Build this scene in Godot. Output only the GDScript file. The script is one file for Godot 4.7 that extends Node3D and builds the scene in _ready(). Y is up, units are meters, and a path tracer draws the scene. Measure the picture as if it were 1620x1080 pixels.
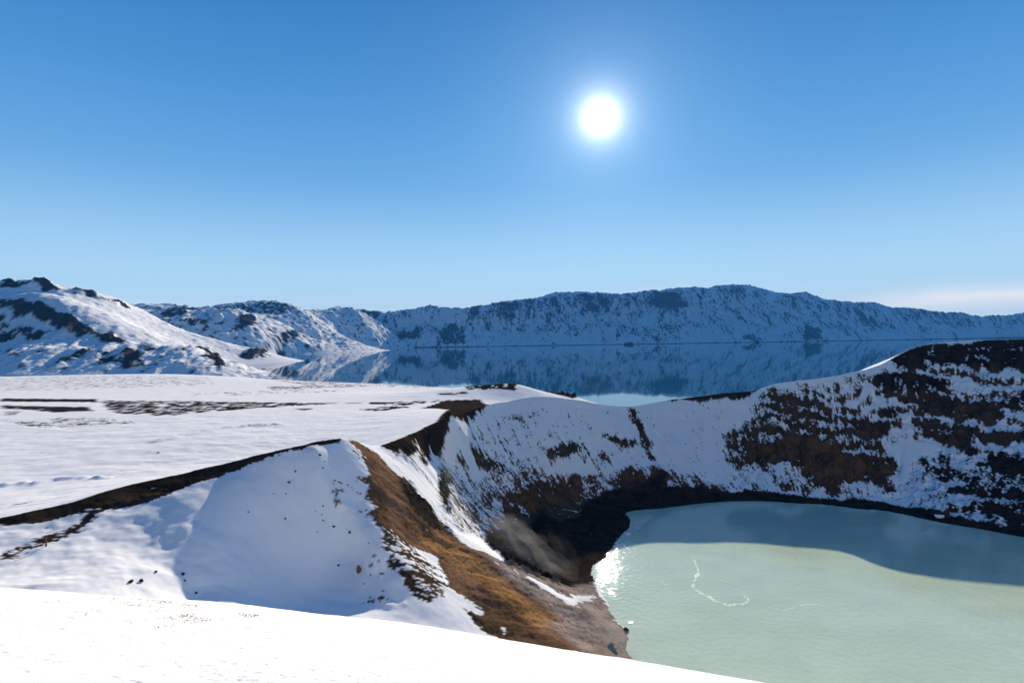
extends Node3D
# A snow-covered explosion crater with a milky lake, beside a larger caldera lake, in low sun.
# World: y up, metres; y = 0 is the crater lake; "d" is the distance ahead of the viewer (= -z).

const RIM_LINE := [Vector3(-89.45,92.00,30.47),Vector3(-86.00,95.00,30.92),Vector3(-81.33,99.00,31.36),Vector3(-75.98,103.00,32.50),Vector3(-71.46,109.30,33.27),Vector3(-64.59,113.30,34.32),Vector3(-56.91,117.00,35.58),Vector3(-48.32,120.00,37.23),Vector3(-42.31,126.00,37.81),Vector3(-38.58,130.00,37.92),Vector3(-36.06,134.00,35.85),Vector3(-33.79,140.00,33.63),Vector3(-29.62,155.00,33.30),Vector3(-22.32,180.00,34.05),Vector3(-11.80,207.00,35.06),Vector3(2.23,226.00,35.60),Vector3(15.13,231.00,35.93),Vector3(31.31,237.00,33.00),Vector3(50.99,243.00,30.20),Vector3(65.59,247.00,32.01),Vector3(80.30,250.00,33.17),Vector3(94.21,250.00,34.67),Vector3(107.26,248.00,36.36),Vector3(110.06,245.00,37.96),Vector3(128.91,242.00,40.94),Vector3(142.97,243.00,42.86),Vector3(161.18,246.00,47.37),Vector3(172.17,246.00,52.98),Vector3(183.13,246.00,55.58),Vector3(197.33,240.00,56.52),Vector3(207.01,230.00,56.96),Vector3(225.00,205.00,59.00),Vector3(245.00,160.00,60.00),Vector3(245.00,110.00,60.00),Vector3(230.00,60.00,60.00),Vector3(190.00,10.00,60.00),Vector3(120.00,-30.00,60.00)]
const OUTER_POINTS := [Vector3(-60.00,170.00,25.00),Vector3(-120.00,140.00,24.00),Vector3(-200.00,140.00,24.00),Vector3(-300.00,160.00,24.00),Vector3(-100.00,200.00,25.00),Vector3(-200.00,220.00,24.50),Vector3(-50.00,220.00,26.50),Vector3(-30.00,260.00,27.00),Vector3(-120.00,280.00,25.00),Vector3(-250.00,300.00,25.00),Vector3(-400.00,320.00,24.00),Vector3(-60.00,330.00,24.00),Vector3(-150.00,380.00,23.50),Vector3(-300.00,400.00,23.00),Vector3(-500.00,420.00,23.00),Vector3(0.00,300.00,23.00),Vector3(0.00,350.00,20.00),Vector3(25.00,330.00,18.00),Vector3(40.00,360.00,13.00),Vector3(-25.00,350.00,23.50),Vector3(-31.00,398.00,26.40),Vector3(-12.00,400.00,27.00),Vector3(3.00,400.00,27.20),Vector3(10.00,412.00,19.00),Vector3(28.00,418.00,19.50),Vector3(45.00,424.00,16.00),Vector3(58.00,432.00,10.00),Vector3(20.00,450.00,9.00),Vector3(-15.00,425.00,16.00),Vector3(-50.00,430.00,17.00),Vector3(-120.00,480.00,20.00),Vector3(-250.00,500.00,21.00),Vector3(-400.00,520.00,21.00),Vector3(-550.00,560.00,21.00),Vector3(-60.00,520.00,15.00),Vector3(0.00,500.00,9.00),Vector3(-150.00,580.00,16.00),Vector3(-250.00,620.00,17.00),Vector3(-350.00,680.00,17.00),Vector3(-450.00,750.00,18.00),Vector3(-90.00,600.00,9.00),Vector3(-200.00,680.00,9.00),Vector3(-320.00,760.00,9.00),Vector3(-420.00,850.00,9.00),Vector3(80.00,300.00,22.00),Vector3(60.00,380.00,10.00),Vector3(130.00,300.00,24.00),Vector3(150.00,400.00,10.00),Vector3(200.00,320.00,30.00),Vector3(230.00,420.00,10.00),Vector3(320.00,330.00,35.00),Vector3(320.00,450.00,12.00),Vector3(400.00,300.00,40.00),Vector3(100.00,500.00,2.00),Vector3(0.00,600.00,2.00),Vector3(-100.00,750.00,2.00),Vector3(-250.00,900.00,2.00),Vector3(250.00,550.00,2.00),Vector3(400.00,600.00,2.00),Vector3(-140.00,90.00,25.00),Vector3(-220.00,70.00,25.00),Vector3(-150.00,40.00,30.00),Vector3(-330.00,100.00,24.00),Vector3(300.00,200.00,60.00),Vector3(300.00,100.00,60.00)]
const INNER_POINTS := [Vector3(22.11,105.07,0.00),Vector3(22.40,115.26,0.00),Vector3(21.06,126.18,0.00),Vector3(20.23,139.34,0.00),Vector3(25.23,155.38,0.00),Vector3(37.63,181.31,0.00),Vector3(54.63,198.91,0.00),Vector3(72.05,204.31,0.00),Vector3(88.35,205.20,0.00),Vector3(102.43,201.47,0.00),Vector3(116.44,194.92,0.00),Vector3(134.12,180.78,0.00),Vector3(148.89,165.89,0.00),Vector3(166.00,150.00,0.00),Vector3(168.00,120.00,0.00),Vector3(152.00,90.00,0.00),Vector3(122.00,75.00,0.00),Vector3(85.00,71.00,0.00),Vector3(52.00,80.00,0.00),Vector3(33.00,93.00,0.00),Vector3(-72.54,80.00,28.37),Vector3(-64.44,81.00,27.41),Vector3(-56.11,82.00,26.26),Vector3(-52.82,84.00,24.53),Vector3(-48.16,86.50,21.57),Vector3(-42.26,87.20,19.72),Vector3(-36.46,89.60,16.52),Vector3(-38.34,94.30,16.66),Vector3(-25.80,98.60,15.28),Vector3(-31.43,95.60,15.33),Vector3(-21.99,91.60,14.34),Vector3(-29.62,90.00,15.24),Vector3(-11.87,92.00,11.45),Vector3(-67.61,91.50,28.74),Vector3(-60.97,97.20,28.83),Vector3(-57.45,91.50,26.57),Vector3(-54.22,94.80,27.42),Vector3(-51.91,96.40,26.83),Vector3(-56.42,102.80,30.37),Vector3(-58.64,102.70,31.00),Vector3(-51.26,89.50,24.25),Vector3(-67.00,101.50,30.88),Vector3(-47.44,103.00,24.46),Vector3(-44.46,110.00,28.10),Vector3(-37.72,108.00,22.59),Vector3(-40.98,101.00,19.45),Vector3(-33.68,115.00,26.49),Vector3(-31.76,108.00,18.90),Vector3(-26.62,112.00,23.55),Vector3(-20.20,104.00,17.97),Vector3(-13.92,100.00,13.94),Vector3(-6.07,98.00,9.29),Vector3(3.73,98.00,6.98),Vector3(-26.48,138.00,28.08),Vector3(-15.94,126.00,17.41),Vector3(-7.46,124.00,13.56),Vector3(4.97,126.00,6.61),Vector3(-22.25,115.00,19.94),Vector3(-14.27,112.00,14.65),Vector3(-1.82,108.00,8.89),Vector3(10.55,112.00,3.71),Vector3(-18.85,150.00,19.33),Vector3(-12.28,150.00,10.89),Vector3(-2.29,145.00,4.32),Vector3(5.97,150.00,0.63),Vector3(-22.16,178.00,27.60),Vector3(-17.53,170.00,17.65),Vector3(-7.11,200.00,23.38),Vector3(-6.91,190.00,12.52),Vector3(-6.57,178.00,7.58),Vector3(1.88,210.00,21.44),Vector3(1.59,196.00,10.91),Vector3(1.32,180.00,2.88),Vector3(13.94,216.00,20.19),Vector3(13.04,205.00,6.23),Vector3(10.87,173.00,3.06),Vector3(9.51,153.00,1.11),Vector3(29.41,224.00,18.53),Vector3(27.80,213.00,6.33),Vector3(24.81,191.00,1.23),Vector3(47.89,229.00,17.39),Vector3(44.39,213.00,6.13),Vector3(74.32,232.00,16.51),Vector3(69.05,216.00,5.08),Vector3(101.01,234.00,18.43),Vector3(94.83,220.00,6.21),Vector3(123.83,228.00,24.26),Vector3(116.61,215.00,9.54),Vector3(112.19,207.00,2.19),Vector3(154.53,236.00,35.81),Vector3(145.19,222.00,17.48),Vector3(133.26,204.00,2.75),Vector3(177.74,232.00,41.07),Vector3(165.31,216.00,20.74),Vector3(147.56,193.00,5.57),Vector3(193.00,220.00,41.75),Vector3(177.92,203.00,20.57),Vector3(160.26,183.00,6.11),Vector3(-30.00,55.00,25.00),Vector3(0.00,60.00,17.00),Vector3(22.00,72.00,9.00),Vector3(-60.00,58.00,28.00),Vector3(45.00,58.00,8.00),Vector3(0.00,40.00,25.00),Vector3(-40.00,30.00,30.00),Vector3(60.00,40.00,18.00),Vector3(100.00,45.00,18.00),Vector3(150.00,60.00,18.00),Vector3(195.00,90.00,24.00),Vector3(205.00,140.00,28.00),Vector3(192.00,175.00,24.00),Vector3(90.00,140.00,-9.00),Vector3(60.00,140.00,-7.00),Vector3(120.00,140.00,-7.00),Vector3(90.00,110.00,-7.00),Vector3(90.00,170.00,-7.00),Vector3(45.00,110.00,-5.00),Vector3(50.00,170.00,-5.00),Vector3(130.00,110.00,-5.00),Vector3(140.00,160.00,-5.00)]
const RIM_CLOSE := [Vector2(60.00,-60.00),Vector2(-20.00,-60.00),Vector2(-140.00,-40.00),Vector2(-150.00,40.00),Vector2(-110.00,80.00)]
const NEAR_PATCHES := [
	[0.97,"T",[-84.5,93.3,-80.3,94.5,-76.5,96.4,-72.5,98.2,-70.2,99.7,-68.7,100.6,-66.2,103.7,-62.5,107.4,-59.4,111.4,-53.2,116.0,-46.1,120.1,-38.8,128.2,-39.6,132.5,-43.3,128.5,-49.3,122.5,-57.9,119.5,-65.6,115.8,-72.5,111.8,-77.0,105.5,-82.3,101.5,-87.0,97.5,-90.5,94.5]],
	[0.2,"D",[-22.3,179.7,-11.7,205.3,4.7,226.5,31.2,236.1,50.8,242.3,79.8,248.5,106.7,246.8,97.9,232.7,80.2,213.7,59.1,214.6,45.3,217.4,28.1,215.0,15.8,210.3,1.5,192.0,-10.7,182.4,-18.3,178.5]],
	[0.31,"D",[-16.8,185.1,-5.1,214.9,9.7,225.6,23.8,228.7,22.6,218.4,10.8,205.4,-2.7,192.4,-11.1,191.4]],
	[0.4,"D",[106.5,246.4,128.2,240.7,160.4,244.8,171.2,244.6,213.4,218.3,160.4,164.5,136.5,184.0,119.2,199.5,90.5,210.2,80.2,213.7,98.7,241.0]],
	[0.42,"E",[-23.6,174.3,-16.5,180.5,-6.7,181.5,-2.5,166.8,-7.3,150.5,-12.1,130.2,-18.3,145.6]],
	[0.46,"D",[-32.2,139.6,-26.9,149.3,-20.4,149.0,-14.5,132.4,-10.9,124.3,-13.8,125.5,-18.1,131.7,-24.4,134.7,-28.9,136.5]],
	[0.22,"D",[-32.9,139.4,-32.7,139.9,-21.9,148.1,-17.7,140.4,-15.7,129.8,-18.0,130.9,-24.4,134.7,-29.1,135.9]],
	[0.42,"D",[-18.3,145.6,-10.6,180.0,-0.6,188.6,3.2,174.4,-5.9,155.9,-12.1,130.2,-15.3,136.0]],
	[0.62,"P",[-77.3,85.3,-74.2,81.9,-72.9,83.5,-71.8,86.7,-70.9,90.5,-70.9,96.0,-71.2,99.5,-73.5,99.6,-75.2,97.4,-75.8,92.9,-75.7,87.9]],
	[0.14,"D",[-83.1,91.8,-79.4,94.7,-75.9,97.0,-73.1,99.1,-73.5,93.9,-75.5,90.0,-77.3,85.3]],
	[0.22,"D",[-42.1,121.2,-32.1,135.8,-26.4,111.0,-31.7,112.2,-37.4,114.5]],
	[0.97,"B",[-38.3,130.0,-34.7,129.2,-32.0,126.0,-30.9,121.5,-29.0,117.2,-27.1,111.5,-24.5,108.9,-20.9,114.3,-16.0,115.5,-14.1,110.5,-11.1,104.7,-5.4,100.0,-2.5,97.2,9.3,99.4,21.8,104.6,21.3,110.2,17.0,118.8,11.5,121.6,5.5,123.0,-0.5,122.7,-3.7,125.2,-10.5,124.7,-16.0,128.5,-19.0,130.1,-22.1,129.8,-26.4,132.3,-30.0,134.0,-32.9,135.5,-35.8,134.0]],
	[0.96,"O",[-22.9,126.2,-17.2,125.3,-10.0,121.5,-1.9,115.6,4.4,112.8,8.4,109.0,5.2,105.2,-1.8,109.1,-9.4,113.7,-16.2,117.3,-21.6,118.5]],
	[0.96,"U",[-25.1,130.4,-21.2,128.7,-17.1,123.9,-19.0,120.5,-23.2,123.7]],
	[0.96,"U",[-7.4,111.6,-1.8,109.8,3.1,105.3,-0.1,103.3,-5.4,106.7]],
	[0.96,"U",[-29.2,123.5,-26.5,120.2,-23.8,111.3,-25.3,110.6,-28.4,117.7]],
	[0.95,"G",[5.6,107.2,10.7,113.8,16.5,110.0,20.4,105.3,12.9,101.8]],
	[0.96,"U",[-12.7,103.9,-6.5,106.8,1.7,103.9,9.4,100.8,8.0,97.2,-2.5,97.2,-8.4,100.6]],
	[0.93,"G",[-7.1,123.2,-3.4,125.7,0.8,127.7,5.4,129.1,12.5,131.9,19.6,138.4,19.7,131.3,21.5,124.4,22.6,114.5,22.5,105.3,17.1,103.0,10.6,112.0,5.8,115.2,0.0,117.3]],
	[0.03,"D",[-4.0,121.6,-2.0,122.7,4.9,124.7,10.3,123.6,13.5,121.0,11.9,119.2,7.4,121.1,2.1,123.1]],
	[0.12,"D",[12.6,126.0,19.1,131.5,17.7,127.1,11.4,120.0]],
	[0.05,"D",[-13.5,105.3,-10.0,105.8,-5.2,104.1,-6.1,102.8,-10.9,102.5,-13.1,102.5]],
	[0.05,"D",[-2.3,101.7,-1.4,101.8,-1.7,99.5,-2.4,99.8]],
	[0.5,"F",[-26.5,111.3,-22.2,114.8,-15.5,111.8,-11.4,102.3,-13.8,98.9,-18.6,101.2,-23.6,106.7]],
	[0.94,"F",[-25.6,108.9,-24.3,108.2,-20.1,103.4,-16.3,99.8,-13.7,98.4,-14.7,97.5,-17.7,99.4,-21.4,102.8,-24.8,107.1]],
	[0.8,"D",[-36.1,115.2,-34.8,114.6,-34.8,113.7,-36.2,114.0]],
	[0.8,"D",[-33.8,113.7,-32.4,113.0,-32.8,112.7,-33.9,113.2]],
	[0.8,"D",[-28.0,107.6,-26.2,105.8,-23.2,102.9,-23.6,102.5,-26.3,105.3,-27.9,106.9]],
	[0.85,"D",[-23.9,100.0,-22.8,99.1,-21.9,97.4,-20.6,95.7,-21.4,95.6,-23.0,97.8]],
	[0.75,"D",[-27.3,100.9,-25.5,99.0,-23.9,96.3,-24.5,96.0,-26.2,98.6]],
	[0.85,"D",[-19.7,97.8,-18.3,96.8,-18.8,96.1]],
	[0.97,"K",[-34.3,140.0,-29.4,154.0,-26.7,160.0,-26.0,155.4,-27.5,147.7,-30.8,144.1]],
	[0.75,"D",[-26.2,168.3,-24.4,170.0,-23.2,155.0,-25.1,151.9,-26.9,161.2]],
	[0.85,"D",[-26.8,134.0,-24.4,134.7,-21.7,131.6,-19.4,132.7,-17.5,129.3,-15.6,125.8,-16.9,125.2,-21.2,128.7,-24.8,129.0]],
	[0.8,"E",[-21.8,160.2,-20.0,172.3,-18.4,167.3,-17.7,149.7,-15.2,137.0,-17.4,140.5,-20.0,151.0]],
	[0.75,"E",[-13.9,185.9,-9.1,193.8,-3.4,195.6,-5.9,192.4,-11.8,185.1]],
	[0.7,"E",[-8.6,190.6,-2.7,195.0,1.9,189.9,-2.7,183.4,-6.8,186.1]],
	[0.52,"R",[-16.3,156.9,-8.9,188.9,4.0,204.6,20.7,212.5,35.5,216.3,58.4,220.9,69.8,218.4,82.4,213.2,66.2,207.4,52.3,207.2,33.5,204.8,10.2,195.9,-2.5,164.5,-8.9,148.8]],
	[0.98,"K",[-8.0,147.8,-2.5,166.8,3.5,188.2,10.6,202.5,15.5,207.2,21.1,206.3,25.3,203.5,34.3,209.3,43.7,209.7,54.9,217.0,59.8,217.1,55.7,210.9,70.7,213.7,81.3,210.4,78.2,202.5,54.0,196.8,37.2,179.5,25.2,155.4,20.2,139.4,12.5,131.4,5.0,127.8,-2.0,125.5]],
	[0.8,"R",[-3.3,186.5,1.5,190.8,8.4,202.0,15.7,209.0,24.1,212.1,25.4,204.2,21.1,186.8,14.1,177.6,9.9,189.7,3.1,171.0,-2.5,165.3]],
	[0.85,"R",[39.1,216.5,45.8,219.6,49.8,215.8,50.0,211.6,40.0,208.8]],
	[0.92,"E",[12.8,213.2,17.6,217.1,22.8,220.8,29.2,222.8,22.5,217.8,14.1,212.2]],
	[0.85,"D",[35.3,229.3,41.7,229.7,49.5,229.4,47.3,226.3,42.4,227.1,36.2,227.6]],
	[0.5,"D",[23.9,219.2,36.8,224.0,40.6,222.9,33.4,218.4,27.2,217.0]],
	[0.68,"D",[48.7,242.1,53.1,242.9,54.4,234.8,56.4,222.8,53.7,221.8,51.0,231.5]],
	[0.6,"D",[86.9,235.3,91.9,238.5,100.8,239.5,105.1,242.6,109.7,243.6,115.2,241.6,126.4,237.0,131.8,230.4,142.4,223.8,145.9,213.4,135.4,204.1,129.8,212.3,116.3,206.4,109.5,213.7,104.9,222.0,95.3,224.4,86.0,219.5,83.9,227.4]],
	[0.95,"R",[95.6,231.8,105.6,229.3,120.0,225.2,130.1,218.3,145.2,214.8,134.5,206.6,125.5,212.3,117.2,208.0,105.7,222.2,95.1,226.3]],
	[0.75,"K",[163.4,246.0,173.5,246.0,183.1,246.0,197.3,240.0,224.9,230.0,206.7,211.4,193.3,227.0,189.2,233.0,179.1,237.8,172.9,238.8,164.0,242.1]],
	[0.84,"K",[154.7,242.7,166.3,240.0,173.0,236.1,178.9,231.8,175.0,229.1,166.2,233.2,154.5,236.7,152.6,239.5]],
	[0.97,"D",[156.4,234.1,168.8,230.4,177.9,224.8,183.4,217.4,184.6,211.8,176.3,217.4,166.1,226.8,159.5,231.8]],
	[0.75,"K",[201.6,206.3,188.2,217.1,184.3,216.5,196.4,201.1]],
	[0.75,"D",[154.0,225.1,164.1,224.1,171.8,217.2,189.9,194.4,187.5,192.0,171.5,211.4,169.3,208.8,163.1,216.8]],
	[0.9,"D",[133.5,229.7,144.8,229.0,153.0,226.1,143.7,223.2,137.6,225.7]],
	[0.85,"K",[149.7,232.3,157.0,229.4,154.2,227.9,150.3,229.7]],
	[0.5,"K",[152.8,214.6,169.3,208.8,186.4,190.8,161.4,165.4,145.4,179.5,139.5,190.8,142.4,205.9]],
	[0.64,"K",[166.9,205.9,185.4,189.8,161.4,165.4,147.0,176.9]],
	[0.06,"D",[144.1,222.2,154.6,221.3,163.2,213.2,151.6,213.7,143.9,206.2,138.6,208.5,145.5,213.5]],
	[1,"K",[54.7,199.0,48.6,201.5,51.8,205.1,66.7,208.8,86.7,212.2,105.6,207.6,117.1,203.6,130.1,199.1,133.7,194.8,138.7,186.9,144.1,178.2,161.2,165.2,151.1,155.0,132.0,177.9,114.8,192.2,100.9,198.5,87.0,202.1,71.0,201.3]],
	[0.98,"P",[-34.5,141.0,-34.9,148.0,-30.6,160.0,-24.9,184.0,-32.4,282.0,-39.8,295.5,-48.5,296.2,-41.5,335.8,-19.8,348.1,10.8,250.0,10.6,246.0,-5.2,222.0,-12.7,203.0,-22.0,177.0,-29.4,154.0]],
	[0.9,"P",[55.2,250.0,81.6,254.0,109.5,250.0,108.2,247.0,80.0,249.0,54.4,246.0]],
	[0.85,"P",[-351.7,390.1,-272.4,370.7,-250.4,344.3,-327.3,363.0]],
	[0.6,"P",[-261.3,359.3,-231.0,349.7,-196.2,345.4,-138.2,328.8,-97.1,322.2,-125.2,305.8,-154.7,283.2,-165.8,270.4,-201.3,285.4,-236.7,327.0]],
	[0.8,"P",[-301.7,334.6,-280.4,327.0,-239.0,317.0,-215.4,294.3,-235.6,290.9,-259.4,304.5,-283.7,314.5]],
	[0.42,"P",[-224.9,271.7,-196.5,267.2,-160.7,249.8,-190.2,238.0]],
	[0.35,"P",[-271.4,300.9,-243.8,291.8,-242.9,269.3]],
	[0.8,"P",[-113.5,296.6,-102.6,296.4,-105.1,285.4]],
	[0.6,"P",[-97.1,322.2,-62.6,328.8,-34.7,342.1,-59.6,312.8]],
	[0.34,"K",[-583.1,647.2,-490.6,668.1,-376.0,703.9,-275.4,526.2,-354.1,482.1,-423.7,470.1]],
	[0.5,"P",[-207.7,478.1,-99.1,522.2,-97.7,514.7,-185.0,436.9]],
	[0.33,"P",[-234.1,412.2,-137.0,454.8,-130.4,417.4,-213.1,375.2]],
	[0.6,"P",[-108.6,122.3,-105.3,122.4,-101.0,118.7,-105.5,119.5]],
	[0.6,"P",[-81.3,291.1,-60.2,316.0,-54.4,303.4,-66.9,284.5]],
	[0.7,"P",[-48.7,361.9,-28.8,365.0,-28.3,358.5,-45.8,354.8]],
	[0.5,"P",[-231.6,256.6,-219.7,259.4,-189.2,246.1,-201.0,240.6]],
	[0.74,"K",[-31.4,372.0,1.7,374.0,6.0,410.0,-33.6,410.0]],
	[0.9,"K",[11.9,396.0,44.0,400.0,51.8,436.0,14.9,432.0]],
	[0.42,"K",[-256.6,606.4,-167.3,600.4,-63.6,516.7,-96.0,505.2,-163.5,473.2]],
]
const BOULDER_SPOTS := [Vector3(-41.19,120.90,34.68),Vector3(-39.78,118.60,32.38),Vector3(-34.72,118.74,29.64),Vector3(-32.64,118.31,28.27),Vector3(-35.43,117.11,28.90),Vector3(-34.44,126.76,33.63),Vector3(-37.22,117.04,29.85),Vector3(-33.37,120.61,29.95),Vector3(-35.25,110.89,23.40),Vector3(-32.06,110.43,21.67),Vector3(-32.90,105.76,17.89),Vector3(-27.84,108.26,20.20),Vector3(-37.97,112.91,26.91),Vector3(-37.83,111.69,25.78),Vector3(-37.37,111.03,24.87),Vector3(-37.76,108.85,23.26),Vector3(-27.17,101.78,16.35),Vector3(-26.31,103.38,17.26),Vector3(-39.06,111.69,26.54),Vector3(-44.69,116.27,33.25),Vector3(-45.11,113.99,31.63),Vector3(-47.06,111.03,30.06),Vector3(-44.91,111.83,29.81),Vector3(-49.74,106.33,27.94),Vector3(-43.64,108.20,26.09),Vector3(-51.51,88.03,23.97),Vector3(-55.15,81.37,25.87),Vector3(-54.29,82.41,25.42),Vector3(-54.17,85.58,25.11),Vector3(-48.53,86.30,21.85),Vector3(-50.74,87.19,23.33),Vector3(-114.96,183.87,24.39)]
const SNOW_BANK := [Vector3(-127.23,203.60,24.87),Vector3(-123.40,216.84,25.09),Vector3(-117.14,228.18,25.14),Vector3(-108.14,236.26,25.06),Vector3(-98.27,237.82,24.97)]
const SNOW_STEP := [Vector3(-131.80,146.65,23.59),Vector3(-130.34,149.68,23.62),Vector3(-123.55,147.54,23.75),Vector3(-122.63,151.48,23.75),Vector3(-117.15,152.03,23.88),Vector3(-109.01,151.30,24.13)]
const WALL_RIB := [Vector3(-18.29,183.21,29.86),Vector3(-14.05,188.56,24.52),Vector3(-9.05,191.87,17.42),Vector3(-3.36,191.52,10.39)]
const SNOW_RIB := [Vector3(-41.87,121.33,35.27),Vector3(-40.33,118.67,32.77),Vector3(-38.55,116.34,30.05),Vector3(-36.48,115.02,27.80),Vector3(-33.74,113.38,25.08),Vector3(-29.19,109.77,21.25),Vector3(-25.43,106.65,19.34)]
const FOAM_LINES := [
	[Vector2(48.58,156.45),Vector2(47.74,149.03),Vector2(46.25,143.46),Vector2(42.67,136.22),Vector2(43.77,131.81),Vector2(46.54,127.02),Vector2(50.20,126.62),Vector2(52.64,128.08),Vector2(52.94,130.91),Vector2(51.65,133.58)],
	[Vector2(55.22,126.49),Vector2(58.29,123.75),Vector2(65.09,126.23),Vector2(70.69,125.19),Vector2(75.48,128.09)],
	[Vector2(35.33,140.75),Vector2(36.69,137.09),Vector2(40.03,138.06)],
]
const GRASS_SPOTS := [Vector3(-4.35,6.41,57.02),Vector3(-4.42,7.03,56.76),Vector3(-4.02,6.86,56.78),Vector3(-3.35,5.64,57.21),Vector3(-2.95,6.44,56.84)]
const LEFT_POINTS := [Vector3(-1032.8,1150.0,186.3),Vector3(-997.0,1150.0,188.4),Vector3(-945.9,1150.0,190.3),Vector3(-936.8,1180.0,175.0),Vector3(-900.8,1200.0,173.6),Vector3(-899.7,1250.0,164.0),Vector3(-904.0,1300.0,160.6),Vector3(-933.5,1400.0,142.9),Vector3(-1135.2,1150.0,176.0),Vector3(-948.5,960.0,108.9),Vector3(-732.5,740.0,19.6),Vector3(-671.2,745.0,21.0),Vector3(-600.2,760.0,20.9),Vector3(-529.3,780.0,19.7),Vector3(-448.3,790.0,18.9),Vector3(-418.4,800.0,18.0),Vector3(-747.3,830.0,44.2),Vector3(-655.0,830.0,43.1),Vector3(-569.6,840.0,41.8),Vector3(-500.8,850.0,40.6),Vector3(-717.8,850.0,55.6),Vector3(-589.7,870.0,53.7),Vector3(-537.9,880.0,50.0),Vector3(-500.2,900.0,48.1),Vector3(-439.6,850.0,28.5),Vector3(-862.7,960.0,132.4),Vector3(-798.8,960.0,130.5),Vector3(-724.6,960.0,100.9),Vector3(-640.6,930.0,61.6),Vector3(-827.5,920.0,85.4),Vector3(-762.2,915.0,79.5),Vector3(-689.9,900.0,62.4),Vector3(-850.7,1080.0,136.4),Vector3(-778.8,1150.0,101.5),Vector3(-777.3,1250.0,90.3),Vector3(-736.4,1300.0,76.2),Vector3(-689.9,1350.0,60.9),Vector3(-628.9,1380.0,41.6),Vector3(-560.3,1050.0,37.7),Vector3(-944.0,1120.0,164.8),Vector3(-863.9,1180.0,145.3),Vector3(-970.3,1080.0,159.4),Vector3(-866.3,2000.0,81.7),Vector3(-806.6,2200.0,57.6),Vector3(-939.2,2350.0,110.7),Vector3(-735.1,2450.0,41.8),Vector3(-1114.6,2450.0,155.3),Vector3(-1278.7,2400.0,137.0),Vector3(-1455.0,2750.0,221.4),Vector3(-1210.3,2750.0,239.8),Vector3(-1064.7,2800.0,219.2),Vector3(-1553.1,2800.0,215.8),Vector3(-1803.0,2950.0,249.2),Vector3(-1894.7,2950.0,250.3),Vector3(-1996.6,2950.0,231.9),Vector3(-1302.0,2300.0,139.8),Vector3(-1305.1,2100.0,157.6),Vector3(-1014.4,2950.0,170.7),Vector3(-869.5,2700.0,85.6),Vector3(-960.6,3400.0,245.5),Vector3(-818.7,3250.0,124.2),Vector3(-494.2,969.7,10.0),Vector3(-585.1,1168.8,10.0),Vector3(-713.6,1509.8,10.0),Vector3(-823.8,2002.2,10.0),Vector3(-851.9,2471.4,10.0),Vector3(-824.5,3090.0,10.0),Vector3(-727.7,3272.3,10.0),Vector3(-1500.0,1600.0,110.0),Vector3(-1300.0,1900.0,90.0),Vector3(-1050.0,1750.0,60.0),Vector3(-1800.0,1300.0,150.0),Vector3(-900.0,1500.0,55.0),Vector3(-2100.0,3500.0,180.0),Vector3(-1300.0,3400.0,180.0),Vector3(-380.0,950.0,-5.0),Vector3(-450.0,1250.0,-15.0),Vector3(-550.0,1700.0,-15.0),Vector3(-550.0,2400.0,-15.0),Vector3(-330.0,850.0,0.0),Vector3(-500.0,3000.0,-10.0)]
const LEFT_PATCHES := [
	[0.78,"M",[-1018.6,1134.1,-985.9,1137.1,-945.1,1148.9,-916.9,1154.8,-911.9,1134.1,-923.5,1125.3,-943.1,1134.1,-960.8,1125.3,-972.8,1110.5,-971.1,1080.9]],
	[0.75,"M",[-909.2,1154.8,-898.0,1196.3,-880.2,1222.9,-891.6,1282.1,-847.9,1267.3,-851.7,1258.4,-861.9,1214.0,-878.0,1181.5,-888.5,1169.6]],
	[0.95,"M",[-994.8,1030.6,-865.0,962.5,-819.8,959.6,-798.5,959.6,-767.3,953.6,-738.7,950.7,-702.9,944.8,-657.1,938.8,-616.3,909.3,-628.2,897.4,-687.7,924.0,-688.5,918.1,-704.3,912.2,-751.5,927.0,-779.2,935.9,-815.3,941.8,-851.9,947.7,-966.4,1001.0]],
	[0.5,"M",[-844.1,938.8,-795.3,918.1,-739.7,912.2,-737.9,885.6,-795.3,906.3,-823.3,915.2]],
	[0.9,"M",[-820.7,912.2,-785.0,894.5,-797.0,885.6,-844.7,894.5]],
	[0.9,"M",[-575.1,841.2,-570.0,861.9,-544.3,841.2,-530.7,811.6,-557.1,814.6]],
	[0.6,"M",[-635.5,793.9,-639.6,859.0,-622.5,823.4,-626.7,793.9]],
	[0.9,"M",[-676.2,1217.0,-665.0,1246.6,-436.5,853.0,-413.0,817.5,-429.0,829.4,-471.0,882.6]],
	[0.7,"M",[-550.1,785.0,-548.5,808.7,-514.1,796.8,-525.9,787.9]],
	[0.65,"M",[-604.6,811.6,-573.7,832.3,-565.4,782.0]],
	[0.8,"M",[-621.4,1270.2,-618.0,1356.0,-832.7,2024.7,-816.4,2039.5,-575.3,1326.5,-594.7,1267.3]],
	[0.55,"M",[-1649.7,2655.0,-1647.6,2856.2,-1458.8,2672.7,-1163.3,2015.9,-1228.8,2012.9]],
	[0.75,"M",[-939.1,1900.5,-961.4,2063.2,-936.5,2083.9,-906.9,1968.5]],
	[0.65,"M",[-1126.6,1933.0,-1042.3,1956.7,-1005.0,1885.7,-1074.4,1897.5]],
	[0.55,"M",[-851.1,2015.9,-854.8,2199.3,-834.3,2276.2,-825.6,2092.8]],
	[0.4,"M",[-1420.4,2684.6,-1197.2,2720.1,-1056.9,2779.2,-1086.0,2646.1,-1180.5,2595.8,-1019.8,1998.1]],
]
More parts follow.
